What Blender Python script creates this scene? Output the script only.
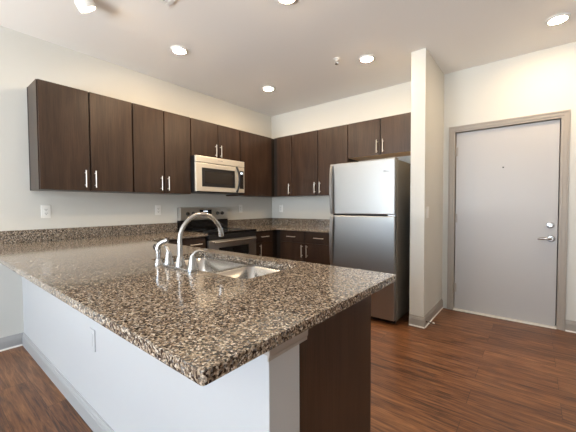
import bpy, bmesh, math, random
from mathutils import Vector, Matrix
random.seed(4)
for o in list(bpy.data.objects): bpy.data.objects.remove(o)
S = bpy.context.scene
COL = S.collection

# ------------------------------------------------------------ camera
YAW, PITCH, ROLL, FPX = 0.6796, 0.0320, -0.0049, 305.3
R = Vector((math.cos(YAW), math.sin(YAW), 0))
F = Vector((-math.sin(YAW)*math.cos(PITCH), math.cos(YAW)*math.cos(PITCH), -math.sin(PITCH)))
U = R.cross(F)
R2 = R*math.cos(ROLL) + U*math.sin(ROLL); U2 = U*math.cos(ROLL) - R*math.sin(ROLL)
cam_data = bpy.data.cameras.new('camera'); cam = bpy.data.objects.new('camera', cam_data); COL.objects.link(cam)
cam_data.sensor_width = 36; cam_data.lens = FPX/576*36; cam_data.clip_start = 0.05
cam.matrix_world = Matrix(((R2.x, U2.x, -F.x, 3.5172), (R2.y, U2.y, -F.y, -3.9159), (R2.z, U2.z, -F.z, 1.2186), (0, 0, 0, 1)))
S.camera = cam

# ------------------------------------------------------------ world, daylight, exposure
w = bpy.data.worlds.new('daylight_sky'); S.world = w; w.use_nodes = True
bg = w.node_tree.nodes['Background']; bg.inputs[0].default_value = (0.62, 0.78, 1.0, 1); bg.inputs[1].default_value = 3.0
S.view_settings.view_transform = 'Standard'; S.view_settings.look = 'None'
S.view_settings.gamma = 1; S.view_settings.use_curve_mapping = False
S.view_settings.exposure = 0.88
LAMP_STRENGTH = 270.0          # diffusers of the ceiling lights
SKY_POWER = 36.0; CEILING_FILL_POWER = 255.0              # daylight and added ceiling fill at each window
WINDOWS = [(0.5, 2.1), (2.4, 4.0)]      # x ranges of the windows in the rear wall
WIN_Z0, WIN_Z1 = 0.55, 2.35
REAR_Y = -7.2; RIGHT_X = 6.0
for (x0, x1) in WINDOWS:
    # skylight straight in, and an added lamp outside, aimed up to brighten the ceiling
    for nm, cl, e, z, y, tilt, hgt in (('window_skylight', (.70, .86, 1.), SKY_POWER, (WIN_Z0+WIN_Z1)/2, REAR_Y-.17, 90, WIN_Z1-WIN_Z0-.1), ('ceiling_fill', (1., .955, .89), CEILING_FILL_POWER, .25, REAR_Y-.95, 138, 1.3)):
        ld = bpy.data.lights.new(nm, 'AREA'); ld.shape = 'RECTANGLE'
        ld.size = x1-x0-.1; ld.size_y = hgt; ld.energy = e; ld.color = cl
        lo = bpy.data.objects.new(nm, ld); COL.objects.link(lo)
        lo.location = ((x0+x1)/2, y, z); lo.rotation_euler = (math.radians(tilt), 0, 0)

# ------------------------------------------------------------ materials
def mat(name, col, rough=.5, metal=0., spec=.5, coat=0., emit=None, es=0.):
    m = bpy.data.materials.new(name); m.use_nodes = True
    b = m.node_tree.nodes['Principled BSDF']
    b.inputs['Base Color'].default_value = (*col, 1); b.inputs['Roughness'].default_value = rough
    b.inputs['Metallic'].default_value = metal; b.inputs['Specular IOR Level'].default_value = spec
    b.inputs['Coat Weight'].default_value = coat
    if emit: b.inputs['Emission Color'].default_value = (*emit, 1); b.inputs['Emission Strength'].default_value = es
    return m
def nd(m, t, **k):
    n = m.node_tree.nodes.new(t)
    for a, v in k.items(): setattr(n, a, v)
    return n
def lk(m, a, b): m.node_tree.links.new(a, b)
def coords(m, scale):
    tc = nd(m, 'ShaderNodeTexCoord'); mp = nd(m, 'ShaderNodeMapping'); mp.inputs['Scale'].default_value = scale
    lk(m, tc.outputs['Object'], mp.inputs[0]); return mp.outputs[0]
def ramp(m, stops, interp='LINEAR'):
    r = nd(m, 'ShaderNodeValToRGB'); cr = r.color_ramp; cr.interpolation = interp
    while len(cr.elements) < len(stops): cr.elements.new(1.)
    for e, (p, c) in zip(cr.elements, stops): e.position = p; e.color = (*c, 1)
    return r
def P(m): return m.node_tree.nodes['Principled BSDF']

def paint(name, col, rough=.6):
    m = mat(name, col, rough, spec=.3)
    n = nd(m, 'ShaderNodeTexNoise'); n.inputs['Scale'].default_value = 260; n.inputs['Detail'].default_value = 3
    lk(m, coords(m, (1, 1, 1)), n.inputs['Vector'])
    b = nd(m, 'ShaderNodeBump'); b.inputs['Strength'].default_value = .05; b.inputs['Distance'].default_value = .002
    lk(m, n.outputs['Fac'], b.inputs['Height']); lk(m, b.outputs[0], P(m).inputs['Normal'])
    return m
def wood_laminate(name, dark, light, rough=.38):
    m = mat(name, dark, rough, spec=.42)
    n = nd(m, 'ShaderNodeTexNoise'); n.inputs['Scale'].default_value = 1; n.inputs['Detail'].default_value = 5; n.inputs['Roughness'].default_value = .65
    lk(m, coords(m, (170, 170, 5)), n.inputs['Vector'])
    n2 = nd(m, 'ShaderNodeTexNoise'); n2.inputs['Scale'].default_value = 1; n2.inputs['Detail'].default_value = 3
    lk(m, coords(m, (14, 14, 1.2)), n2.inputs['Vector'])
    ad = nd(m, 'ShaderNodeMath', operation='MULTIPLY_ADD'); ad.inputs[1].default_value = .5
    lk(m, n2.outputs['Fac'], ad.inputs[0])
    h = nd(m, 'ShaderNodeMath', operation='MULTIPLY'); h.inputs[1].default_value = .5; lk(m, n.outputs['Fac'], h.inputs[0])
    lk(m, h.outputs[0], ad.inputs[2])
    r = ramp(m, [(.36, dark), (.64, light)]); lk(m, ad.outputs[0], r.inputs[0]); lk(m, r.outputs[0], P(m).inputs['Base Color'])
    return m
def granite(name):
    m = mat(name, (.3, .25, .2), .10, spec=.8)
    c = coords(m, (1, 1, 1))
    nz = nd(m, 'ShaderNodeTexNoise'); nz.inputs['Scale'].default_value = 90; nz.inputs['Detail'].default_value = 2; lk(m, c, nz.inputs['Vector'])
    mx = nd(m, 'ShaderNodeVectorMath', operation='SCALE'); mx.inputs['Scale'].default_value = .005; lk(m, nz.outputs['Color'], mx.inputs[0])
    ad = nd(m, 'ShaderNodeVectorMath', operation='ADD'); lk(m, c, ad.inputs[0]); lk(m, mx.outputs[0], ad.inputs[1])
    v = nd(m, 'ShaderNodeTexVoronoi'); v.inputs['Scale'].default_value = 190; lk(m, ad.outputs[0], v.inputs['Vector'])
    sp = nd(m, 'ShaderNodeSeparateColor'); lk(m, v.outputs['Color'], sp.inputs[0])
    r = ramp(m, [(0, (.018, .016, .015)), (.13, (.070, .054, .043)), (.27, (.16, .122, .092)), (.44, (.28, .22, .16)),
                 (.62, (.38, .315, .24)), (.80, (.56, .50, .42)), (.93, (.17, .165, .16))], 'CONSTANT')
    lk(m, sp.outputs[0], r.inputs[0])
    v2 = nd(m, 'ShaderNodeTexVoronoi'); v2.inputs['Scale'].default_value = 330; lk(m, ad.outputs[0], v2.inputs['Vector'])
    s2 = nd(m, 'ShaderNodeSeparateColor'); lk(m, v2.outputs['Color'], s2.inputs[0])
    r2 = ramp(m, [(0, (.25, .24, .23)), (.2, (.7, .68, .66)), (.55, (1, 1, 1)), (.85, (1.35, 1.32, 1.28))], 'CONSTANT'); lk(m, s2.outputs[1], r2.inputs[0])
    mm = nd(m, 'ShaderNodeMix', data_type='RGBA', blend_type='MULTIPLY'); mm.inputs[0].default_value = .8
    lk(m, r.outputs[0], mm.inputs[6]); lk(m, r2.outputs[0], mm.inputs[7]); lk(m, mm.outputs[2], P(m).inputs['Base Color'])
    return m
def floor_mat():
    m = mat('wood_plank_floor', (.1, .04, .02), .33, spec=.45)
    c = coords(m, (1, 1, 1))
    br = nd(m, 'ShaderNodeTexBrick'); br.offset = .37; br.inputs['Scale'].default_value = 1
    br.inputs['Brick Width'].default_value = 1.22; br.inputs['Row Height'].default_value = .18
    br.inputs['Mortar Size'].default_value = .0012; br.inputs['Mortar Smooth'].default_value = .3
    br.inputs['Color1'].default_value = (0, 0, 0, 1); br.inputs['Color2'].default_value = (1, 1, 1, 1); br.inputs['Mortar'].default_value = (.5, .5, .5, 1)
    lk(m, c, br.inputs['Vector'])
    of = nd(m, 'ShaderNodeVectorMath', operation='SCALE'); of.inputs['Scale'].default_value = 7; lk(m, br.outputs['Color'], of.inputs[0])
    def grain(scale, detail, dist):
        mp = nd(m, 'ShaderNodeMapping'); mp.inputs['Scale'].default_value = scale; lk(m, c, mp.inputs[0])
        a = nd(m, 'ShaderNodeVectorMath', operation='ADD'); lk(m, mp.outputs[0], a.inputs[0]); lk(m, of.outputs[0], a.inputs[1])
        n = nd(m, 'ShaderNodeTexNoise'); n.inputs['Scale'].default_value = 1; n.inputs['Detail'].default_value = detail
        n.inputs['Roughness'].default_value = .62; n.inputs['Distortion'].default_value = dist
        lk(m, a.outputs[0], n.inputs['Vector']); return n.outputs['Fac']
    g1 = grain((2.4, 30, 1), 7, 1.2); g2 = grain((9, 150, 1), 4, .4)
    a = nd(m, 'ShaderNodeMath', operation='MULTIPLY'); a.inputs[1].default_value = .62; lk(m, g1, a.inputs[0])
    b = nd(m, 'ShaderNodeMath', operation='MULTIPLY_ADD'); b.inputs[1].default_value = .30; lk(m, g2, b.inputs[0]); lk(m, a.outputs[0], b.inputs[2])
    s = nd(m, 'ShaderNodeMath', operation='MULTIPLY_ADD'); s.inputs[1].default_value = .08; lk(m, br.outputs['Color'], s.inputs[0]); lk(m, b.outputs[0], s.inputs[2])
    r = ramp(m, [(.36, (.030, .012, .006)), (.43, (.098, .038, .016)), (.52, (.185, .078, .031)), (.64, (.31, .145, .062))])
    lk(m, s.outputs[0], r.inputs[0])
    mm = nd(m, 'ShaderNodeMix', data_type='RGBA'); lk(m, br.outputs['Fac'], mm.inputs[0]); lk(m, r.outputs[0], mm.inputs[6]); mm.inputs[7].default_value = (.02, .01, .006, 1)
    lk(m, mm.outputs[2], P(m).inputs['Base Color'])
    bp = nd(m, 'ShaderNodeBump'); bp.inputs['Strength'].default_value = .12; bp.inputs['Distance'].default_value = .002
    lk(m, s.outputs[0], bp.inputs['Height']); lk(m, bp.outputs[0], P(m).inputs['Normal'])
    return m
def brushed(name, col, rough, sc, metal=1.):
    m = mat(name, col, rough, metal=metal)
    n = nd(m, 'ShaderNodeTexNoise'); n.inputs['Scale'].default_value = 1; n.inputs['Detail'].default_value = 2; lk(m, coords(m, sc), n.inputs['Vector'])
    r = nd(m, 'ShaderNodeMapRange'); r.inputs[3].default_value = rough-.05; r.inputs[4].default_value = rough+.07
    lk(m, n.outputs['Fac'], r.inputs[0]); lk(m, r.outputs[0], P(m).inputs['Roughness'])
    return m
def glass_pane():
    m = bpy.data.materials.new('window_glass'); m.use_nodes = True; nt = m.node_tree
    nt.nodes.remove(nt.nodes['Principled BSDF']); t = nd(m, 'ShaderNodeBsdfTransparent'); g = nd(m, 'ShaderNodeBsdfGlossy'); g.inputs['Roughness'].default_value = .02
    x = nd(m, 'ShaderNodeMixShader'); x.inputs[0].default_value = .06; lk(m, t.outputs[0], x.inputs[1]); lk(m, g.outputs[0], x.inputs[2])
    lk(m, x.outputs[0], nt.nodes['Material Output'].inputs[0]); return m

M = dict(
    wall=paint('wall_paint', (.61, .605, .565)), ceil=paint('ceiling_paint', (.84, .82, .79), .8),
    trim=paint('trim_paint', (.36, .36, .36), .4), casing=paint('door_casing_paint', (.37, .335, .295), .4),
    base=paint('baseboard_paint', (.33, .305, .275), .4), shoe=paint('caulk_line_paint', (.82, .80, .76), .5),
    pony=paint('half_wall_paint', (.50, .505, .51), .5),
    cab=wood_laminate('espresso_laminate', (.016, .0085, .0055), (.055, .031, .020), .34),
    cabdark=mat('cabinet_shadow_gap', (.008, .006, .005), .6),
    under=mat('cabinet_underside_board', (.50, .31, .15), .5),
    granite=granite('speckled_granite'), floor=floor_mat(),
    steel=brushed('brushed_steel', (.62, .615, .60), .30, (3, 3, 260)),
    fridge=brushed('refrigerator_steel', (.40, .40, .395), .36, (3, 3, 300)),
    sink=brushed('sink_steel', (.48, .47, .45), .24, (90, 3, 90)),
    chrome=mat('brushed_nickel', (.42, .415, .41), .26, metal=1.),
    handle=mat('satin_nickel_pull', (.80, .76, .69), .30, metal=.7),
    fside=brushed('grey_appliance_side', (.25, .23, .20), .45, (60, 60, 60), .4),
    black=mat('black_glass', (.008, .008, .009), .07), blackm=mat('black_plastic', (.015, .015, .016), .35),
    mwglass=mat('microwave_window', (.035, .03, .026), .10), bisque=brushed('microwave_steel', (.80, .76, .67), .36, (3, 3, 260), .55),
    white=mat('white_plastic', (.80, .80, .77), .35), slot=mat('outlet_slot', (.03, .03, .03), .5),
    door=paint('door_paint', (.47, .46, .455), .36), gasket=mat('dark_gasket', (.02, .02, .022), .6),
    display=mat('display_lit', (.1, .1, .1), .3, emit=(.8, .9, 1.), es=1.2),
    lens=mat('lamp_diffuser', (.9, .9, .9), .4, emit=(1., .74, .47), es=LAMP_STRENGTH),
    spot_lens=mat('spotlight_diffuser', (.9, .9, .9), .4, emit=(1., .765, .51), es=LAMP_STRENGTH*.3),
    grey=mat('grey_mark', (.30, .31, .33), .4, metal=.6), glass=glass_pane(),
)

# ------------------------------------------------------------ helpers
W = {}
def prop(o, label=None, cat=None, group=None, kind=None):
    for k, v in (('label', label), ('category', cat), ('group', group), ('kind', kind)):
        if v: o[k] = v
def thing(name, label, cat, loc, group=None):
    o = bpy.data.objects.new(name, None); COL.objects.link(o); o.location = loc; o.empty_display_size = .1
    W[o] = Vector(loc); prop(o, label, cat, group); return o
def build(name, bm, m, parent=None, origin=None, smooth=False, bevel=0, seg=2):
    bmesh.ops.remove_doubles(bm, verts=bm.verts, dist=1e-6)
    bmesh.ops.recalc_face_normals(bm, faces=bm.faces)
    off = W[parent] if parent else Vector(origin or (0, 0, 0))
    bmesh.ops.translate(bm, verts=bm.verts, vec=-off)
    me = bpy.data.meshes.new(name); bm.to_mesh(me); bm.free()
    me.materials.append(m)
    if smooth:
        for p in me.polygons: p.use_smooth = True
        me.set_sharp_from_angle(angle=math.radians(40))
    o = bpy.data.objects.new(name, me); COL.objects.link(o)
    if parent: o.parent = parent; W[o] = W[parent]
    else: o.location = off; W[o] = off
    if bevel:
        b = o.modifiers.new('bevel', 'BEVEL'); b.width = bevel; b.segments = seg; b.limit_method = 'ANGLE'; b.angle_limit = math.radians(40)
    return o
def struct(name, bm, m, **k):
    o = build(name, bm, m, **k)
    if not k.get('parent'): o['kind'] = 'structure'
    return o
ID = lambda u, v, z: (u, v, z)
ML = lambda u, v, z: (v, u, z)          # against the left wall, u = y
MB = lambda u, v, z: (u, -v, z)         # against the back wall, u = x
def box(bm, u0, u1, v0, v1, z0, z1, mp=ID):
    vs = [bm.verts.new(mp(u, v, z)) for z in (z0, z1) for (u, v) in ((u0, v0), (u1, v0), (u1, v1), (u0, v1))]
    for f in ((3, 2, 1, 0), (4, 5, 6, 7), (0, 1, 5, 4), (1, 2, 6, 5), (2, 3, 7, 6), (3, 0, 4, 7)): bm.faces.new([vs[i] for i in f])
    return bm
def B(*a, mp=ID): return box(bmesh.new(), *a, mp=mp)
def tube(bm, pts, rad, n=14, cap=True):
    pts = [Vector(p) for p in pts]; rads = rad if isinstance(rad, (list, tuple)) else [rad]*len(pts); rings = []
    t = (pts[1]-pts[0]).normalized(); nrm = t.orthogonal().normalized()
    for i, p in enumerate(pts):
        t = ((pts[min(i+1, len(pts)-1)]-pts[i]).normalized()+(pts[i]-pts[max(i-1, 0)]).normalized()).normalized()
        nrm = (nrm-t*nrm.dot(t)).normalized(); b = t.cross(nrm)
        rings.append([bm.verts.new(p+(nrm*math.cos(a)+b*math.sin(a))*rads[i]) for a in [2*math.pi*k/n for k in range(n)]])
    for a, b in zip(rings, rings[1:]):
        for k in range(n): bm.faces.new((a[k], a[(k+1) % n], b[(k+1) % n], b[k]))
    if cap: bm.faces.new(rings[0][::-1]); bm.faces.new(rings[-1])
    return bm
def lathe(bm, c, prof, n=32, axis='z', sgn=1):
    def pt(r, h, a):
        x, y = r*math.cos(a), r*math.sin(a); h *= sgn
        d = {'z': (x, y, h), 'y': (x, h, y), 'x': (h, x, y)}[axis]
        return (c[0]+d[0], c[1]+d[1], c[2]+d[2])
    rings = []
    for r, h in prof:
        rings.append([bm.verts.new(pt(0, h, 0))] if r < 1e-6 else [bm.verts.new(pt(r, h, 2*math.pi*k/n)) for k in range(n)])
    for a, b in zip(rings, rings[1:]):
        for k in range(n):
            k2 = (k+1) % n
            if len(a) == 1 and len(b) == 1: break
            if len(a) == 1: bm.faces.new((a[0], b[k2], b[k]))
            elif len(b) == 1: bm.faces.new((a[k], a[k2], b[0]))
            else: bm.faces.new((a[k], a[k2], b[k2], b[k]))
    for rg, e in ((rings[0], 0), (rings[-1], 1)):
        if len(rg) > 1: bm.faces.new(rg if e else rg[::-1])
    return bm
def rrect(x0, x1, y0, y1, r, n=6):
    out = []
    for cx, cy, a0 in ((x1-r, y1-r, 0), (x0+r, y1-r, 90), (x0+r, y0+r, 180), (x1-r, y0+r, 270)):
        for k in range(n+1):
            a = math.radians(a0+90*k/n); out.append((cx+r*math.cos(a), cy+r*math.sin(a)))
    return out
def plate(outer, holes, z0, z1):
    bm = bmesh.new(); edges = []
    for loop in [outer]+holes:
        vs = [bm.verts.new((x, y, z0)) for x, y in loop]
        edges += [bm.edges.new((vs[i], vs[(i+1) % len(vs)])) for i in range(len(vs))]
    bmesh.ops.triangle_fill(bm, edges=edges, use_beauty=True)
    g = bmesh.ops.extrude_face_region(bm, geom=list(bm.faces))
    bmesh.ops.translate(bm, verts=[v for v in g['geom'] if isinstance(v, bmesh.types.BMVert)], vec=(0, 0, z1-z0))
    return bm
def prism(prof, a0, a1, fn):            # profile (p,q) swept from a0 to a1, fn(a,p,q) gives xyz
    bm = bmesh.new(); A = [bm.verts.new(fn(a0, p, q)) for p, q in prof]; C = [bm.verts.new(fn(a1, p, q)) for p, q in prof]
    n = len(prof)
    for i in range(n): bm.faces.new((A[i], A[(i+1) % n], C[(i+1) % n], C[i]))
    bm.faces.new(A[::-1]); bm.faces.new(C); return bm
def copy_tree(o, loc=None, parent=None, **k):
    c = o.copy(); COL.objects.link(c); c.parent = parent
    if loc: c.location = loc
    for ch in list(o.children): copy_tree(ch, parent=c)
    prop(c, **k); return c

# ------------------------------------------------------------ measures (metres, kitchen corner at the origin)
H = 2.747; CT = .914; TH = .030
PX, PY0, PY1 = 3.045, -3.585, -2.565     # peninsula top
HWY0, HWY1, HWX = -3.31, -3.17, 2.958    # half wall
FINX0, FINX1, FINY = 2.536, 2.672, -.729
DY = .043                                # entry wall plane
RY0, RY1 = -1.800, -1.040                # range

# ------------------------------------------------------------ room shell
struct('floor', B(-.1, RIGHT_X+.1, REAR_Y-.15, .3, -.08, 0), M['floor'])
struct('ceiling', B(-.1, RIGHT_X+.1, REAR_Y-.15, .3, H, H+.1), M['ceil'])
struct('wall_left', B(-.1, 0, REAR_Y-.15, .3, 0, H), M['wall'])
struct('wall_back', B(0, FINX0+.01, 0, .12, 0, H), M['wall'])
DX0, DX1, DZ = 2.795, 3.702, 2.055
bm = bmesh.new(); box(bm, FINX1-.01, DX0-.02, DY, DY+.14, 0, H); box(bm, DX1+.02, RIGHT_X, DY, DY+.14, 0, H); box(bm, DX0-.02, DX1+.02, DY, DY+.14, DZ+.02, H)
struct('wall_entry', bm, M['wall'])
struct('wall_fin', B(FINX0, FINX1, FINY, DY+.05, 0, H), M['wall'])
struct('wall_right', B(RIGHT_X, RIGHT_X+.1, REAR_Y-.15, .3, 0, H), M['wall'])
bm = bmesh.new(); xs = [0]+[v for q in WINDOWS for v in q]+[RIGHT_X]
for i in range(0, len(xs), 2): box(bm, xs[i], xs[i+1], REAR_Y-.15, REAR_Y, 0, H)
for x0, x1 in WINDOWS: box(bm, x0, x1, REAR_Y-.15, REAR_Y, 0, WIN_Z0); box(bm, x0, x1, REAR_Y-.15, REAR_Y, WIN_Z1, H)
struct('wall_rear', bm, M['wall'])
for i, (x0, x1) in enumerate(WINDOWS):
    bm = bmesh.new(); y0, y1 = REAR_Y-.07, REAR_Y-.02
    for a in (x0, (x0+x1)/2-.025, x1-.05): box(bm, a, a+.05, y0, y1, WIN_Z0, WIN_Z1)
    for a, b in ((x0+.05, (x0+x1)/2-.025), ((x0+x1)/2+.025, x1-.05)):
        for z in (WIN_Z0, WIN_Z1-.05): box(bm, a, b, y0, y1, z, z+.05)
    o = struct('window_%d' % (i+1), bm, M['white'])
    build('pane', B(x0+.05, x1-.05, REAR_Y-.047, REAR_Y-.043, WIN_Z0+.05, WIN_Z1-.05), M['glass'], parent=o)
struct('wall_peninsula', B(0, HWX, HWY0, HWY1, 0, CT-TH), M['pony'], bevel=.002)

# baseboards: profile (out, z)
BP = [(0, 0), (.014, 0), (.014, .075), (.011, .083), (.011, .090), (.006, .098), (.005, .108), (0, .110)]
SP = [(.014, 0), (.019, 0), (.019, .009), (.014, .013)]
def baseboard(name, runs, m='base', shoe=True):
    bm = bmesh.new(); bs = bmesh.new()
    for a0, a1, fn in runs:
        for t, pr in ((bm, BP), (bs, SP)):
            q = prism(pr, a0, a1, fn); me = bpy.data.meshes.new('t'); q.to_mesh(me); q.free(); t.from_mesh(me); bpy.data.meshes.remove(me)
    o = struct(name, bm, M[m])
    if shoe: build('caulk_line', bs, M['shoe'], parent=o)
    else: bs.free()
    return o
baseboard('baseboard_left', [(REAR_Y, HWY0, lambda a, p, q: (p, a, q))], 'trim')
baseboard('baseboard_peninsula', [(0, HWX+.014, lambda a, p, q: (a, HWY0-p, q)), (HWY0, HWY1, lambda a, p, q: (HWX+p, a, q))], 'trim', shoe=False)
baseboard('baseboard_fin', [(FINX0-.0, FINX1+.014, lambda a, p, q: (a, FINY-p, q)), (FINY, DY, lambda a, p, q: (FINX1+p, a, q))])
baseboard('baseboard_entry', [(DX1+.064, RIGHT_X, lambda a, p, q: (a, DY-p, q))], 'base')
baseboard('baseboard_right', [(REAR_Y, DY, lambda a, p, q: (RIGHT_X-p, a, q))], 'trim')
baseboard('baseboard_rear', [(0, RIGHT_X, lambda a, p, q: (a, REAR_Y+p, q))], 'trim')

# cap moulding round the end of the half wall
CP = [(0, .796), (.004, .796), (.004, .805), (.007, .812), (.008, .830), (.013, .845), (.022, .858), (.026, .868), (.026, CT-TH), (0, CT-TH)]
bm = prism(CP, HWY0-.006, HWY1+.035, lambda a, p, q: (HWX+p, a, q))
box(bm, HWX-.030, HWX, HWY0-.006, HWY0, .812, CT-TH)
struct('trim_1', bm, M['casing'])

# ------------------------------------------------------------ entry door
o = struct('door_1', B(DX0+.007, DX1-.007, DY+.028, DY+.072, .013, DZ-.007), M['door'], bevel=.0015)
D = o
def dpart(n, bm, m, par=D, **k): return build(n, bm, M[m], parent=par, **k)
fy = DY+.028
db = lathe(bmesh.new(), (3.640, fy, 1.017), [(.031, 0), (.031, .008), (.027, .014), (.015, .016), (.015, .020), (0, .020)], axis='y', sgn=-1)
dpart('deadbolt', db, 'chrome', smooth=True)
dpart('thumb_turn', B(3.636, 3.644, fy-.034, fy-.018, 1.002, 1.032), 'chrome', bevel=.002)
rs = lathe(bmesh.new(), (3.648, fy, .884), [(.033, 0), (.033, .007), (.028, .013), (.012, .015), (.012, .05), (0, .05)], axis='y', sgn=-1)
hs = dpart('lever_handle', rs, 'chrome', smooth=True)
tube(t := bmesh.new(), [(3.652, fy-.048, .884), (3.63, fy-.052, .885), (3.60, fy-.052, .885), (3.565, fy-.050, .881), (3.545, fy-.046, .878)], [.012, .014, .013, .011, .007])
dpart('lever', t, 'chrome', par=hs, smooth=True)
dpart('peephole', lathe(bmesh.new(), (3.249, fy, 1.622), [(.008, 0), (.008, .004), (.004, .005), (0, .003)], axis='y', sgn=-1, n=16), 'gasket')
for z in (.26, 1.07, 1.835):
    bm = bmesh.new(); tube(bm, [(DX0-.006, DY-.004, z-.05), (DX0-.006, DY-.004, z+.05)], .0075, n=10); box(bm, DX0-.004, DX0+.026, DY+.0265, DY+.0282, z-.05, z+.05)
    box(bm, DX0-.002, DX0+.001, DY-.004, DY+.028, z-.05, z+.05)
    dpart('hinge', bm, 'casing')
# frame: jamb + casing, metal profile
bm = bmesh.new()
def frame_ring(bm, a, b, zt, v0, v1, c):       # ring of width c around opening a..b, top zt
    box(bm, a-c, a, v0, v1, 0, zt); box(bm, b, b+c, v0, v1, 0, zt); box(bm, a-c, b+c, v0, v1, zt, zt+c)
frame_ring(bm, DX0, DX1, DZ, DY-.006, DY+.12, .020)
frame_ring(bm, DX0-.020, DX1+.020, DZ+.020, DY-.014, DY, .030)
frame_ring(bm, DX0-.050, DX1+.050, DZ+.050, DY-.021, DY, .014)
struct('trim_2', bm, M['casing'], bevel=.002)
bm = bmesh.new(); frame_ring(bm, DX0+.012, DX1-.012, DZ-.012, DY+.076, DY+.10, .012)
struct('door_gap_shadow', bm, M['gasket'])  # dark ring behind the door edge, standing in for the gap's shadow line
struct('trim_4', B(DX0, DX1, DY-.012, DY+.12, 0, .010), M['shoe'])      # threshold strip
struct('wall_corridor', B(DX0-.3, DX1+.3, DY+.141, DY+.16, 0, H), M['gasket'])

# ------------------------------------------------------------ cabinets
GAP = .012
def pull(door, mp, u, v, z0, z1, vertical=True, u1=None):
    bm = bmesh.new(); r = .0050
    if vertical:
        tube(bm, [mp(u, v+.032, z0), mp(u, v+.032, z1)], r, n=10)
        for z in (z0+.022, z1-.022): tube(bm, [mp(u, v-.001, z), mp(u, v+.032, z)], .0045, n=8)
    else:
        tube(bm, [mp(u, v+.032, z0), mp(u1, v+.032, z0)], r, n=10)
        for q in (u+.022, u1-.022): tube(bm, [mp(q, v-.001, z0), mp(q, v+.032, z0)], .0045, n=8)
    return build('handle', bm, M['handle'], parent=door, smooth=True)
def cabinet(name, label, group, mp, u0, u1, z0, z1, dep, doors, drawers=(), toe=False, v0=0., under=False):
    """doors: (ua, ub, za, zb, pull_u or None, (pz0,pz1)); drawers: (ua, ub, za, zb)"""
    c = mp((u0+u1)/2, v0+dep/2, z0)
    t = thing(name, label, 'cabinet', c, group)
    bm = bmesh.new()
    if toe:
        box(bm, u0+.0005, u1-.0005, v0+.003, v0+dep-.075, z0+.001, z0+.10, mp=mp); box(bm, u0+.0005, u1-.0005, v0+.003, v0+dep-.02, z0+.10, z1, mp=mp)
    else: box(bm, u0+.0005, u1-.0005, v0+.001, v0+dep-.02, z0+(.004 if under else 0), z1, mp=mp)
    build('body', bm, M['cab'], parent=t)
    bm = bmesh.new(); box(bm, u0+.006, u1-.006, v0+dep-.0205, v0+dep-.0185, z0+(.104 if toe else .006), z1-.004, mp=mp)
    build('reveal', bm, M['cabdark'], parent=t)
    if under: build('underside', B(u0+.001, u1-.001, v0+.002, v0+dep-.021, z0, z0+.0045, mp=mp), M['under'], parent=t)
    for (a, b, za, zb, pu, pz) in doors:
        d = build('door', B(a+GAP/2, b-GAP/2, v0+dep-.018, v0+dep, za, zb, mp=mp), M['cab'], parent=t, bevel=.0012)
        if pu is not None: pull(d, mp, pu, v0+dep, *pz)
    for (a, b, za, zb) in drawers:
        d = build('drawer', B(a+GAP/2, b-GAP/2, v0+dep-.018, v0+dep, za, zb, mp=mp), M['cab'], parent=t, bevel=.0012)
        m_ = (a+b)/2; pull(d, mp, m_-.075, v0+dep, (za+zb)/2, None, False, m_+.075)
    return t
UZ0, UZ1, UD = 1.370, 2.281, .314
pz = (1.400, 1.556); GU = 'dark upper cabinets'
f = lambda a, b, pu, z0=UZ0, pz=pz: (a, b, z0+.002, UZ1-.002, pu, pz)
c0 = cabinet('upper_cabinet', 'widest tall dark wall cabinet with two doors at the left end of the run', GU, ML, -3.235, -2.467, UZ0, UZ1, UD,
        [f(-3.233, -2.855, -2.900), f(-2.855, -2.468, -2.820)])
build('gap_shadow_strip', B(-3.2362, -3.2346, .001, .026, UZ0, UZ1, mp=ML), M['cabdark'], parent=c0)  # dark strip painting in the shadow of the gap along the wall
cabinet('upper_cabinet', 'tall dark two-door wall cabinet directly left of the microwave', GU, ML, -2.467, -1.790, UZ0, UZ1, UD,
        [f(-2.466, -2.128, -2.172), f(-2.128, -1.792, -2.092)])
cabinet('upper_cabinet', 'short dark two-door wall cabinet directly above the microwave', GU, ML, -1.789, -1.006, 1.832, UZ1, UD,
        [f(-1.787, -1.385, -1.432, 1.832, (1.855, 2.008)), f(-1.385, -1.008, -1.352, 1.832, (1.855, 2.008))])
cabinet('upper_cabinet', 'tall dark wall cabinet in the corner without a visible pull, right of the microwave', GU, ML, -1.005, -.001, UZ0, UZ1, UD,
        [f(-1.003, -.350, None)])
cabinet('upper_cabinet', 'narrow single-door dark wall cabinet on the back wall next to the corner', GU, MB, .315, .683, UZ0, UZ1, UD,
        [f(.385, .682, .643)])
cabinet('upper_cabinet', 'tall two-door dark wall cabinet on the back wall just left of the refrigerator', GU, MB, .684, 1.612, UZ0, UZ1, UD,
        [f(.685, 1.146, 1.106), f(1.146, 1.611, 1.190)])
cabinet('upper_cabinet', 'short two-door dark wall cabinet above the refrigerator', GU, MB, 1.613, 2.534, 1.838, UZ1, UD,
        [f(1.615, 2.050, 2.012, 1.838, (1.862, 2.018)), f(2.050, 2.480, 2.090, 1.838, (1.862, 2.018))], under=True)

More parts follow.
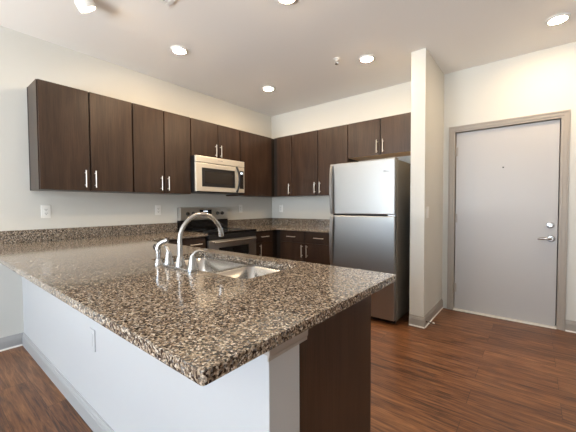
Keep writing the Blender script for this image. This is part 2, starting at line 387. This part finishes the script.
GB = 'dark base cabinets'; BZ = CT-TH-.001; BD = .61
dz = (.10+.004, .722); rz = (.728, BZ-.006)
def base(label, mp, u0, u1, cols, v0=0., dep=BD):
    doors = [(a, b, dz[0], dz[1], pu, (.535, .700)) for a, b, pu in cols]
    return cabinet('base_cabinet', label, GB, mp, u0, u1, 0, BZ, dep, doors, [(a, b, rz[0], rz[1]) for a, b, _ in cols], toe=True, v0=v0)
base('dark base cabinet with drawer left of the range, under the long worktop', ML, -2.540, RY0-.004, [(-2.40, -2.10, -2.14), (-2.10, RY0-.006, -2.06)])
base('narrow dark base cabinet with one drawer between range and corner', ML, RY1+.004, -.002, [(RY1+.006, -.665, -.938)])
base('wide dark base cabinet with two drawers left of the refrigerator', MB, .612, 1.640, [(.700, 1.132, 1.094), (1.132, 1.600, 1.175)])
MP = lambda u, v, z: (u, HWY1+v, z)
base('dark base cabinet at the wall end of the peninsula', MP, .612, 1.68, [(.70, 1.19, 1.14), (1.19, 1.678, 1.24)], v0=.001, dep=.525)
t = base('dark base cabinet under the sink in the peninsula', MP, 1.681, 2.60, [], v0=.001, dep=.10)
bpy_doors = [(1.683, 2.14, 2.09), (2.14, 2.598, 2.19)]
for ch in list(t.children): bpy.data.objects.remove(ch)
bm = bmesh.new()
box(bm, 1.681, 1.697, .001, .505, .10, BZ, mp=MP); box(bm, 2.584, 2.600, .001, .505, .10, BZ, mp=MP); box(bm, 1.697, 2.584, .001, .505, .10, .118, mp=MP)
box(bm, 1.697, 2.584, .001, .013, .118, BZ, mp=MP); box(bm, 1.697, 2.584, .487, .505, .118, BZ, mp=MP); box(bm, 1.681, 2.60, .001, .45, 0, .0995, mp=MP)
build('body', bm, M['cab'], parent=t)
for a, b, pu in bpy_doors:
    d = build('door', B(a+.002, b-.002, .5055, .5255, .104, BZ-.006, mp=MP), M['cab'], parent=t, bevel=.0012); pull(d, MP, pu, .525, .64, .80)
# end unit with the finished end panel
t = thing('base_cabinet', 'dark cabinet closing the free end of the peninsula beside the white half wall', 'cabinet', (2.78, HWY1+.26, 0), GB)
bm = bmesh.new(); box(bm, 2.601, 2.938, .001, .505, .10, BZ, mp=MP); box(bm, 2.601, 2.938, .001, .45, 0, .0995, mp=MP); build('body', bm, M['cab'], parent=t)
d = build('door', B(2.603, 2.936, .5055, .5255, .104, BZ-.006, mp=MP), M['cab'], parent=t, bevel=.0012); pull(d, MP, 2.65, .525, .64, .80)
build('end_panel', B(2.939, HWX, .001, .531, 0, BZ, mp=MP), M['cab'], parent=t, bevel=.001)

# ------------------------------------------------------------ worktops
SX0, SX1, SY0, SY1 = 1.775, 2.585, -3.050, -2.680
outer = [(.0, PY0), (PX-.008, PY0), (PX-.002, PY0+.002), (PX, PY0+.008), (PX, PY1-.010), (PX-.003, PY1-.003), (PX-.010, PY1), (.640, PY1), (.640, RY0-.003), (0, RY0-.003)]
w1 = build('worktop', plate(outer, [rrect(SX0, SX1, SY0, SY1, .04)], CT-TH, CT), M['granite'], bevel=.0018, origin=(1.5, -3, CT-TH))
prop(w1, 'long speckled brown granite worktop with the sink cut into the peninsula', 'worktop')
build('backsplash', B(0, .020, PY0, RY0-.003, CT, 1.020), M['granite'], parent=w1, bevel=.001)
outer = [(0, RY1+.003), (.640, RY1+.003), (.640, -.640), (1.655, -.640), (1.655, 0), (0, 0)]
w2 = build('worktop', plate(outer, [], CT-TH, CT), M['granite'], bevel=.0018, origin=(.3, -.3, CT-TH))
prop(w2, 'corner piece of speckled granite worktop between range and refrigerator', 'worktop')
bm = B(0, .020, RY1+.003, 0, CT, 1.020); box(bm, .020, 1.655, -.020, 0, CT, 1.020)
build('backsplash', bm, M['granite'], parent=w2)

# ------------------------------------------------------------ sink
sk = thing('kitchen_sink', 'double bowl stainless steel sink let into the granite peninsula', 'sink', ((SX0+SX1)/2, (SY0+SY1)/2, CT-TH-.20))
def bowl(x0, x1, y0, y1, zt, zb):
    bm = bmesh.new(); n = 7; rings = []
    for (ins, z, r) in ((0, zt, .040), (.004, zb+.05, .038), (.012, zb+.022, .036), (.030, zb+.006, .03), (.06, zb, .02)):
        rings.append([bm.verts.new((x, y, z)) for x, y in rrect(x0+ins, x1-ins, y0+ins, y1-ins, r, n)])
    for a, b in zip(rings, rings[1:]):
        for k in range(len(a)): bm.faces.new((a[k], a[(k+1) % len(a)], b[(k+1) % len(a)], b[k]))
    bm.faces.new(rings[-1]); return bm
XM = 2.235; ZR = CT-TH-.0015; ZD = CT-TH-.0035
def addbowl(x0, x1):
    o = build('bowl', bowl(x0, x1, SY0+.004, SY1-.004, ZD, CT-.21), M['sink'], parent=sk, smooth=True)
    s = o.modifiers.new('thickness', 'SOLIDIFY'); s.thickness = -.0015; s.offset = -1
    cx, cy = (x0+x1)/2, (SY0+SY1)/2
    build('drain', lathe(bmesh.new(), (cx, cy, CT-.209), [(.045, 0), (.045, .003), (.036, .003), (.030, .0005), (0, .0005)], n=24), M['chrome'], parent=o, smooth=True)
addbowl(SX0+.004, XM-.010); addbowl(XM+.010, SX1-.004)
# rim: outer wall up to the stone, and the low divider between the bowls
rim = plate(rrect(SX0+.001, SX1-.001, SY0+.001, SY1-.001, .039, 7), [rrect(SX0+.0045, XM-.0105, SY0+.0045, SY1-.0045, .0395, 7), rrect(XM+.0105, SX1-.0045, SY0+.0045, SY1-.0045, .0395, 7)], ZD-.003, ZD+.0012)
build('rim', rim, M['sink'], parent=sk)

# ------------------------------------------------------------ faucet
FX, FY = 2.160, -3.085
fc = thing('kitchen_faucet', 'tall brushed nickel gooseneck faucet with two lever handles behind the sink', 'faucet', (FX, FY, CT))
build('base_plate', plate(rrect(FX-.135, FX+.135, FY-.030, FY+.030, .029), [], CT+.0004, CT+.012), M['chrome'], parent=fc, smooth=True, bevel=.003)
rr = .128
pts = [(FX, FY, CT+.010), (FX, FY, CT+.014), (FX, FY, CT+.035), (FX, FY, CT+.055), (FX, FY, CT+.065), (FX, FY, 1.050)]
rad = [.026, .026, .021, .0165, .0125, .0118]
for k in range(1, 15):
    a = math.pi*k/16; pts.append((FX, FY+rr-rr*math.cos(a), 1.050+rr*math.sin(a))); rad.append(.0118)
sp = tube(bmesh.new(), pts, rad, n=18); build('spout', sp, M['chrome'], parent=fc, smooth=True)
ye = FY+2*rr
build('spout_tip', tube(bmesh.new(), [(FX, ye-.012, 1.102), (FX, ye-.005, 1.083), (FX, ye, 1.060), (FX, ye+.001, 1.052)], [.0122, .0145, .0162, .0150], n=18), M['chrome'], parent=fc, smooth=True)
for s in (-1, 1):
    hx = FX+s*.105
    bm = lathe(bmesh.new(), (hx, FY, CT+.010), [(.026, 0), (.026, .006), (.022, .016), (.017, .040), (.013, .060), (.0105, .068), (0, .071)], n=22)
    h = build('handle', bm, M['chrome'], parent=fc, smooth=True)
    q = [(hx, FY, CT+.070), (hx+s*.012, FY+.010, CT+.090), (hx+s*.018, FY+.024, CT+.096), (hx+s*.026, FY+.044, CT+.092)] if s > 0 else \
        [(hx, FY, CT+.070), (hx-.012, FY-.002, CT+.092), (hx-.026, FY-.002, CT+.098), (hx-.044, FY+.002, CT+.095)]
    build('lever', tube(bmesh.new(), q, [.010, .009, .0065, .0045], n=12), M['chrome'], parent=h, smooth=True)
X0 = FX-.185
sy = thing('side_sprayer', 'brushed nickel side sprayer standing left of the faucet', 'sprayer', (X0, FY-.012, CT))
yy = FY-.012
build('holder', lathe(bmesh.new(), (X0, yy, CT), [(.024, 0), (.024, .006), (.019, .014), (.017, .03), (.010, .032)], n=20), M['chrome'], parent=sy, smooth=True)
build('wand', tube(bmesh.new(), [(X0, yy, CT+.028), (X0, yy, CT+.055), (X0-.002, yy-.002, CT+.085), (X0+.002, yy+.004, CT+.106), (X0+.018, yy+.018, CT+.120), (X0+.036, yy+.032, CT+.128)],
      [.012, .014, .016, .0165, .014, .0125], n=16), M['chrome'], parent=sy, smooth=True)
build('trigger', tube(bmesh.new(), [(X0-.012, yy-.012, CT+.108), (X0-.018, yy-.018, CT+.095), (X0-.014, yy-.014, CT+.080)], .004, n=8), M['blackm'], parent=sy, smooth=True)

# ------------------------------------------------------------ range
rg = thing('kitchen_range', 'stainless steel electric range with black glass cooktop', 'stove', (.33, (RY0+RY1)/2, 0))
ym = (RY0+RY1)/2
def rp(n, a, m, par=rg, **k): return build(n, B(*a, mp=ML), M[m], parent=par, **k)
rp('body', (RY0+.004, RY1-.004, .03, .615, .02, .892), 'blackm')
rp('cooktop', (RY0, RY1, .055, .655, .893, .920), 'black', bevel=.004)
for (x, y, r) in ((.20, ym-.19, .085), (.20, ym+.19, .10), (.47, ym-.19, .11), (.47, ym+.19, .08)):
    build('burner_ring', lathe(bmesh.new(), (x, y, .9201), [(r, 0), (r, .0003), (r-.003, .0003), (r-.003, 0)], n=40), M['grey'], parent=rg)
rp('front_strip', (RY0+.002, RY1-.002, .616, .652, .832, .892), 'blackm', bevel=.004)
d = rp('oven_door', (RY0+.004, RY1-.004, .616, .652, .265, .828), 'steel', bevel=.004)
rp('oven_window', (RY0+.14, RY1-.14, .6515, .6535, .40, .735), 'black', par=d)
bm = bmesh.new(); tube(bm, [(.695, RY0+.05, .805), (.695, RY1-.05, .805)], .011, n=12)
for q in (RY0+.08, RY1-.08): tube(bm, [(.650, q, .805), (.695, q, .805)], .008, n=10)
build('door_handle', bm, M['steel'], parent=d, smooth=True)
rp('bottom_drawer', (RY0+.004, RY1-.004, .616, .648, .075, .258), 'steel', bevel=.004)
bg_ = rp('control_panel', (RY0+.001, RY1-.001, .010, .080, 1.045, 1.206), 'steel', bevel=.006)
rp('panel_riser', (RY0+.001, RY1-.001, .006, .075, .90, 1.044), 'black', par=rg)
for q in (RY0+.105, RY0+.185, RY1-.185, RY1-.105):
    bm = lathe(bmesh.new(), (.080, q, 1.128), [(.025, 0), (.025, .004), (.019, .006), (.017, .024), (0, .025)], n=20, axis='x'); build('knob', bm, M['blackm'], parent=bg_, smooth=True)
dsp = rp('display', (ym-.095, ym+.095, .0795, .082, 1.118, 1.178), 'black', par=bg_)
for k in range(4):
    yk = ym-.03+k*.018
    rp('clock_digit', (yk-.005, yk+.005, .0818, .0825, 1.148, 1.164), 'display', par=dsp)

# ------------------------------------------------------------ microwave
MY0, MY1, MZ0, MZ1, MX = -1.786, -1.010, 1.398, 1.829, .372
mw = thing('microwave', 'stainless over-the-range microwave hung under the short cabinet', 'microwave', (.2, (MY0+MY1)/2, MZ0))
rp('body', (MY0, MY1, .004, MX, MZ0, MZ1), 'blackm', par=mw)
rp('vent_panel', (MY0, MY1, MX+.001, .404, 1.752, MZ1), 'bisque', par=mw, bevel=.006)
d = rp('door', (MY0, MY1-.150, MX+.001, .402, MZ0+.006, 1.746), 'bisque', par=mw, bevel=.006)
rp('window', (MY0+.085, MY1-.175, .4015, .4045, MZ0+.065, 1.690), 'blackm', par=d, bevel=.002)
rp('inner_window', (MY0+.125, MY1-.215, .4042, .4052, MZ0+.105, 1.650), 'mwglass', par=d)
cp = rp('control_panel', (MY1-.148, MY1, MX+.001, .402, MZ0+.006, 1.746), 'bisque', par=mw, bevel=.006)
rp('keypad', (MY1-.088, MY1-.018, .4015, .4040, MZ0+.060, 1.700), 'blackm', par=cp)
rp('display', (MY1-.075, MY1-.035, .4038, .4048, 1.655, 1.680), 'display', par=cp)
tp = []
for k in range(13):
    s = k/12; tp.append((.404+.050*math.sin(math.pi*s)**.8, MY1-.140, MZ0+.012+s*.335))
build('door_handle', tube(bmesh.new(), tp, .013, n=12), M['blackm'], parent=d, smooth=True)
rp('bottom_grille', (MY0+.02, MY1-.02, .05, .385, MZ0-.010, MZ0-.0005), 'blackm', par=mw)
bm = bmesh.new()
for k in range(9): box(bm, ym-.035+k*.0078, ym-.035+k*.0078+.005, .404, .4046, 1.790, 1.798, mp=ML)
build('maker_mark', bm, M['grey'], parent=mw)

# ------------------------------------------------------------ refrigerator
FX0, FX1, FYF = 1.691, 2.435, -.889
fr = thing('refrigerator', 'tall stainless steel top-freezer refrigerator against the short wall', 'refrigerator', ((FX0+FX1)/2, -.45, 0))
def fp(n, a, m, par=fr, **k): return build(n, B(*a), M[m], parent=par, **k)
fp('body', (FX0+.006, FX1-.004, -.815, -.09, .03, 1.688), 'fside', bevel=.004)
fp('gasket', (FX0+.012, FX1-.012, -.832, -.8155, .06, 1.684), 'gasket')
fd = fp('freezer_door', (FX0, FX1, FYF, -.8325, 1.128, 1.693), 'fridge', bevel=.009)
ld_ = fp('fridge_door', (FX0, FX1, FYF, -.8325, .052, 1.112), 'fridge', bevel=.009)
fp('toe_grille', (FX0+.02, FX1-.02, -.80, -.775, .0, .05), 'gasket')
fp('hinge_cover', (FX1-.10, FX1-.01, -.86, -.76, 1.6935, 1.705), 'fside')
fp('middle_hinge', (FX1-.075, FX1-.004, -.875, -.8335, 1.1125, 1.1275), 'chrome')
for k in (0, 1):
    bm = bmesh.new(); tube(bm, [(FX0+.06+k*(FX1-FX0-.12), -.78, 0), (FX0+.06+k*(FX1-FX0-.12), -.78, .03)], .02, n=12); build('foot', bm, M['blackm'], parent=fr)
def fh(z0, z1, flip):
    # long flat handle along the left edge, standing off the door and tapering toward one end
    bm = bmesh.new(); N = 14; A = []
    for k in range(N+1):
        s = k/N; z = z0+(z1-z0)*s; off = .010+.018*(math.sin(math.pi*min(1, (s if not flip else 1-s)*1.0+.0))**.55)
        wd = .030+.014*(s if flip else 1-s)
        y = FYF-off; x = FX0+.014
        A.append([bm.verts.new(v) for v in ((x, y-.012, z), (x+wd*.8, y-.014, z), (x+wd, y-.004, z), (x+wd*.9, y+.006, z), (x, y+.006, z))])
    for a, b in zip(A, A[1:]):
        for i in range(5): bm.faces.new((a[i], a[(i+1) % 5], b[(i+1) % 5], b[i]))
    bm.faces.new(A[0]); bm.faces.new(A[-1])
    for z in (z0+.01, z1-.035): box(bm, FX0+.010, FX0+.032, FYF-.020, FYF+.001, z, z+.025)
    return bm
build('handle', fh(1.14, 1.665, False), M['fridge'], parent=fd, smooth=True)
build('handle', fh(.565, 1.100, True), M['fridge'], parent=ld_, smooth=True)
# small maker mark: an oval swoosh and a short line of small strokes
bm = lathe(bmesh.new(), (2.330, FYF, 1.570), [(.014, 0), (.014, .0012), (.010, .0012), (.010, 0)], axis='y', sgn=-1, n=24)
for v in bm.verts: v.co.z = 1.570+(v.co.z-1.570)*.55
for k in range(7): box(bm, 2.348+k*.0068, 2.348+k*.0068+.0042, FYF-.0012, FYF, 1.562, 1.574 if k in (1, 3, 6) else 1.569)
build('maker_mark', bm, M['grey'], parent=fd)

# ------------------------------------------------------------ ceiling fixtures
def clight(name, label, x, y, drop=.014, r=.074):
    t = thing(name, label, 'ceiling light', (x, y, H), 'round ceiling lights')
    build('trim_ring', lathe(bmesh.new(), (x, y, H), [(r+.008, 0), (r+.006, -.006), (r, -drop+.004), (r-.004, -drop), (r-.017, -drop), (r-.017, -.001)], n=40), M['white'], parent=t, smooth=True)
    build('diffuser', lathe(bmesh.new(), (x, y, H), [(r-.0175, -drop+.006), (r-.0175, -drop-.001), (r-.03, -drop-.005), (r-.05, -drop-.008), (0, -drop-.009)], n=40), M['lens'], parent=t, smooth=True)
    return t
lights = [(.800, -2.225, 'round ceiling light above the cabinet left of the microwave'),
          (.815, -.960, 'round ceiling light nearest the corner of the kitchen'),
          (2.140, -.900, 'round ceiling light in front of the refrigerator cabinet'),
          (3.640, -.530, 'round ceiling light in front of the entry door'),
          (2.090, -2.150, 'round ceiling light cut by the top edge of the picture, right of centre')]
L0 = clight('ceiling_light', lights[0][2], *lights[0][:2])
for x, y, lb in lights[1:]: copy_tree(L0, (x, y, H), label=lb)
LC = Vector((.965, -3.06, 2.655)); ax = Vector((0, .53, -.85)).normalized()
t = thing('ceiling_spotlight', 'white tilted cylinder spotlight at the top left of the ceiling', 'ceiling light', (LC.x-ax.x*.14, LC.y-ax.y*.14, H))
def tilted(prof):
    bm = lathe(bmesh.new(), (0, 0, 0), prof, n=36); q = Vector((0, 0, 1)).rotation_difference(ax)
    for v in bm.verts: v.co = LC+q@v.co
    return bm
build('housing', tilted([(.0527, -.012), (.0527, -.001), (.0535, 0), (.059, 0), (.061, -.006), (.061, -.058), (.050, -.074), (.03, -.080), (0, -.080)]), M['white'], parent=t, smooth=True)
build('diffuser', tilted([(.0525, -.010), (.045, -.008), (0, -.007)]), M['spot_lens'], parent=t, smooth=True)
hp = LC-ax*.076
build('mount', tube(bmesh.new(), [hp, (hp.x, hp.y, H-.008), (hp.x, hp.y, H)], [.03, .05, .05], n=24), M['white'], parent=t, smooth=True)

vt = thing('ceiling_vent', 'square white air vent in the ceiling at the top edge', 'vent', (1.50, -2.81, H))
bm = bmesh.new(); x0, x1, y0, y1 = 1.33, 1.68, -2.99, -2.64
for a in ((x0, x1, y0, y0+.03), (x0, x1, y1-.03, y1), (x0, x0+.03, y0+.03, y1-.03), (x1-.03, x1, y0+.03, y1-.03)): box(bm, *a, H-.010, H)
build('frame', bm, M['white'], parent=vt, bevel=.002)
bm = bmesh.new()
for k in range(8):
    yk = y0+.045+k*.036; box(bm, x0+.031, x1-.031, yk, yk+.022, H-.008, H-.005)
build('louvres', bm, M['white'], parent=vt)
build('backing', B(x0+.031, x1-.031, y0+.031, y1-.031, H-.004, H), M['gasket'], parent=vt)
sx, sy_ = 1.892, -1.085
sr = thing('fire_sprinkler', 'small metal fire sprinkler head on the ceiling', 'sprinkler', (sx, sy_, H))
build('escutcheon', lathe(bmesh.new(), (sx, sy_, H), [(.036, 0), (.034, -.006), (.018, -.010), (.010, -.022), (0, -.022)], n=24), M['white'], parent=sr, smooth=True)
bm = bmesh.new()
for s in (-1, 1): tube(bm, [(sx+s*.008, sy_, H-.020), (sx+s*.016, sy_, H-.035), (sx, sy_, H-.052)], .0025, n=8)
build('yoke', bm, M['chrome'], parent=sr)
build('deflector', lathe(bmesh.new(), (sx, sy_, H-.052), [(.019, 0), (.019, -.002), (0, -.003)], n=16), M['chrome'], parent=sr)

# ------------------------------------------------------------ outlets and switch
def outlet(label, mp, u, z, group='white wall outlets', painted=False):
    t = thing('wall_outlet', label, 'outlet', mp(u, 0, z), group); pm = M['pony'] if painted else M['white']
    build('plate', B(u-.036, u+.036, .0, .006, z-.059, z+.059, mp=mp), pm, parent=t, bevel=.002)
    r = build('receptacle', B(u-.0165, u+.0165, .006, .0085, z-.034, z+.034, mp=mp), pm, parent=t, bevel=.001)
    bm = bmesh.new()
    for s in (-1, 1):
        zc = z+s*.0175
        box(bm, u-.0085, u-.0052, .0084, .0088, zc-.002, zc+.007, mp=mp); box(bm, u+.0052, u+.0085, .0084, .0088, zc-.002, zc+.007, mp=mp)
        box(bm, u-.003, u+.003, .0084, .0088, zc-.011, zc-.006, mp=mp)
    if not painted: build('slots', bm, M['slot'], parent=r)
    else: bm.free()
    return t
outlet('white outlet under the left end of the upper cabinets', ML, -3.127, 1.180)
outlet('white outlet on the wall just left of the range', ML, -2.045, 1.180)
outlet('white outlet on the wall between range and kitchen corner', ML, -.724, 1.185)
outlet('white outlet on the back wall near the corner', MB, .205, 1.180)
MH = lambda u, v, z: (u, HWY0-v, z)
outlet('outlet cover painted white on the low half wall', MH, 1.660, .500, painted=True)
MF = lambda u, v, z: (FINX1+v, u, z)
sw = thing('light_switch', 'light switch on the side of the narrow wall beside the entry door', 'switch', MF(-.62, 0, 1.15))
build('plate', B(-.656, -.584, 0, .006, 1.091, 1.209, mp=MF), M['white'], parent=sw, bevel=.002)
build('rocker', B(-.6365, -.6035, .006, .010, 1.118, 1.182, mp=MF), M['white'], parent=sw, bevel=.002)

# spring door stop on the fin baseboard
ds = thing('door_stop', 'little white-tipped spring door stop on the baseboard near the entry', 'door stop', (FINX1+.019, FINY+.03, .05))
xs_, ys_, zs_ = FINX1+.0142, FINY+.04, .055
bm = bmesh.new(); pts = []
for k in range(90): a = k*.9; pts.append((xs_+.002+k*.0007, ys_+.0045*math.cos(a), zs_+.0045*math.sin(a)))
tube(bm, pts, .0013, n=5)
build('spring', bm, M['chrome'], parent=ds)
build('rubber_tip', tube(bmesh.new(), [(xs_+.063, ys_, zs_), (xs_+.078, ys_, zs_)], .007, n=10), M['white'], parent=ds)
build('mount', tube(bmesh.new(), [(xs_, ys_, zs_), (xs_+.005, ys_, zs_)], .008, n=10), M['chrome'], parent=ds)
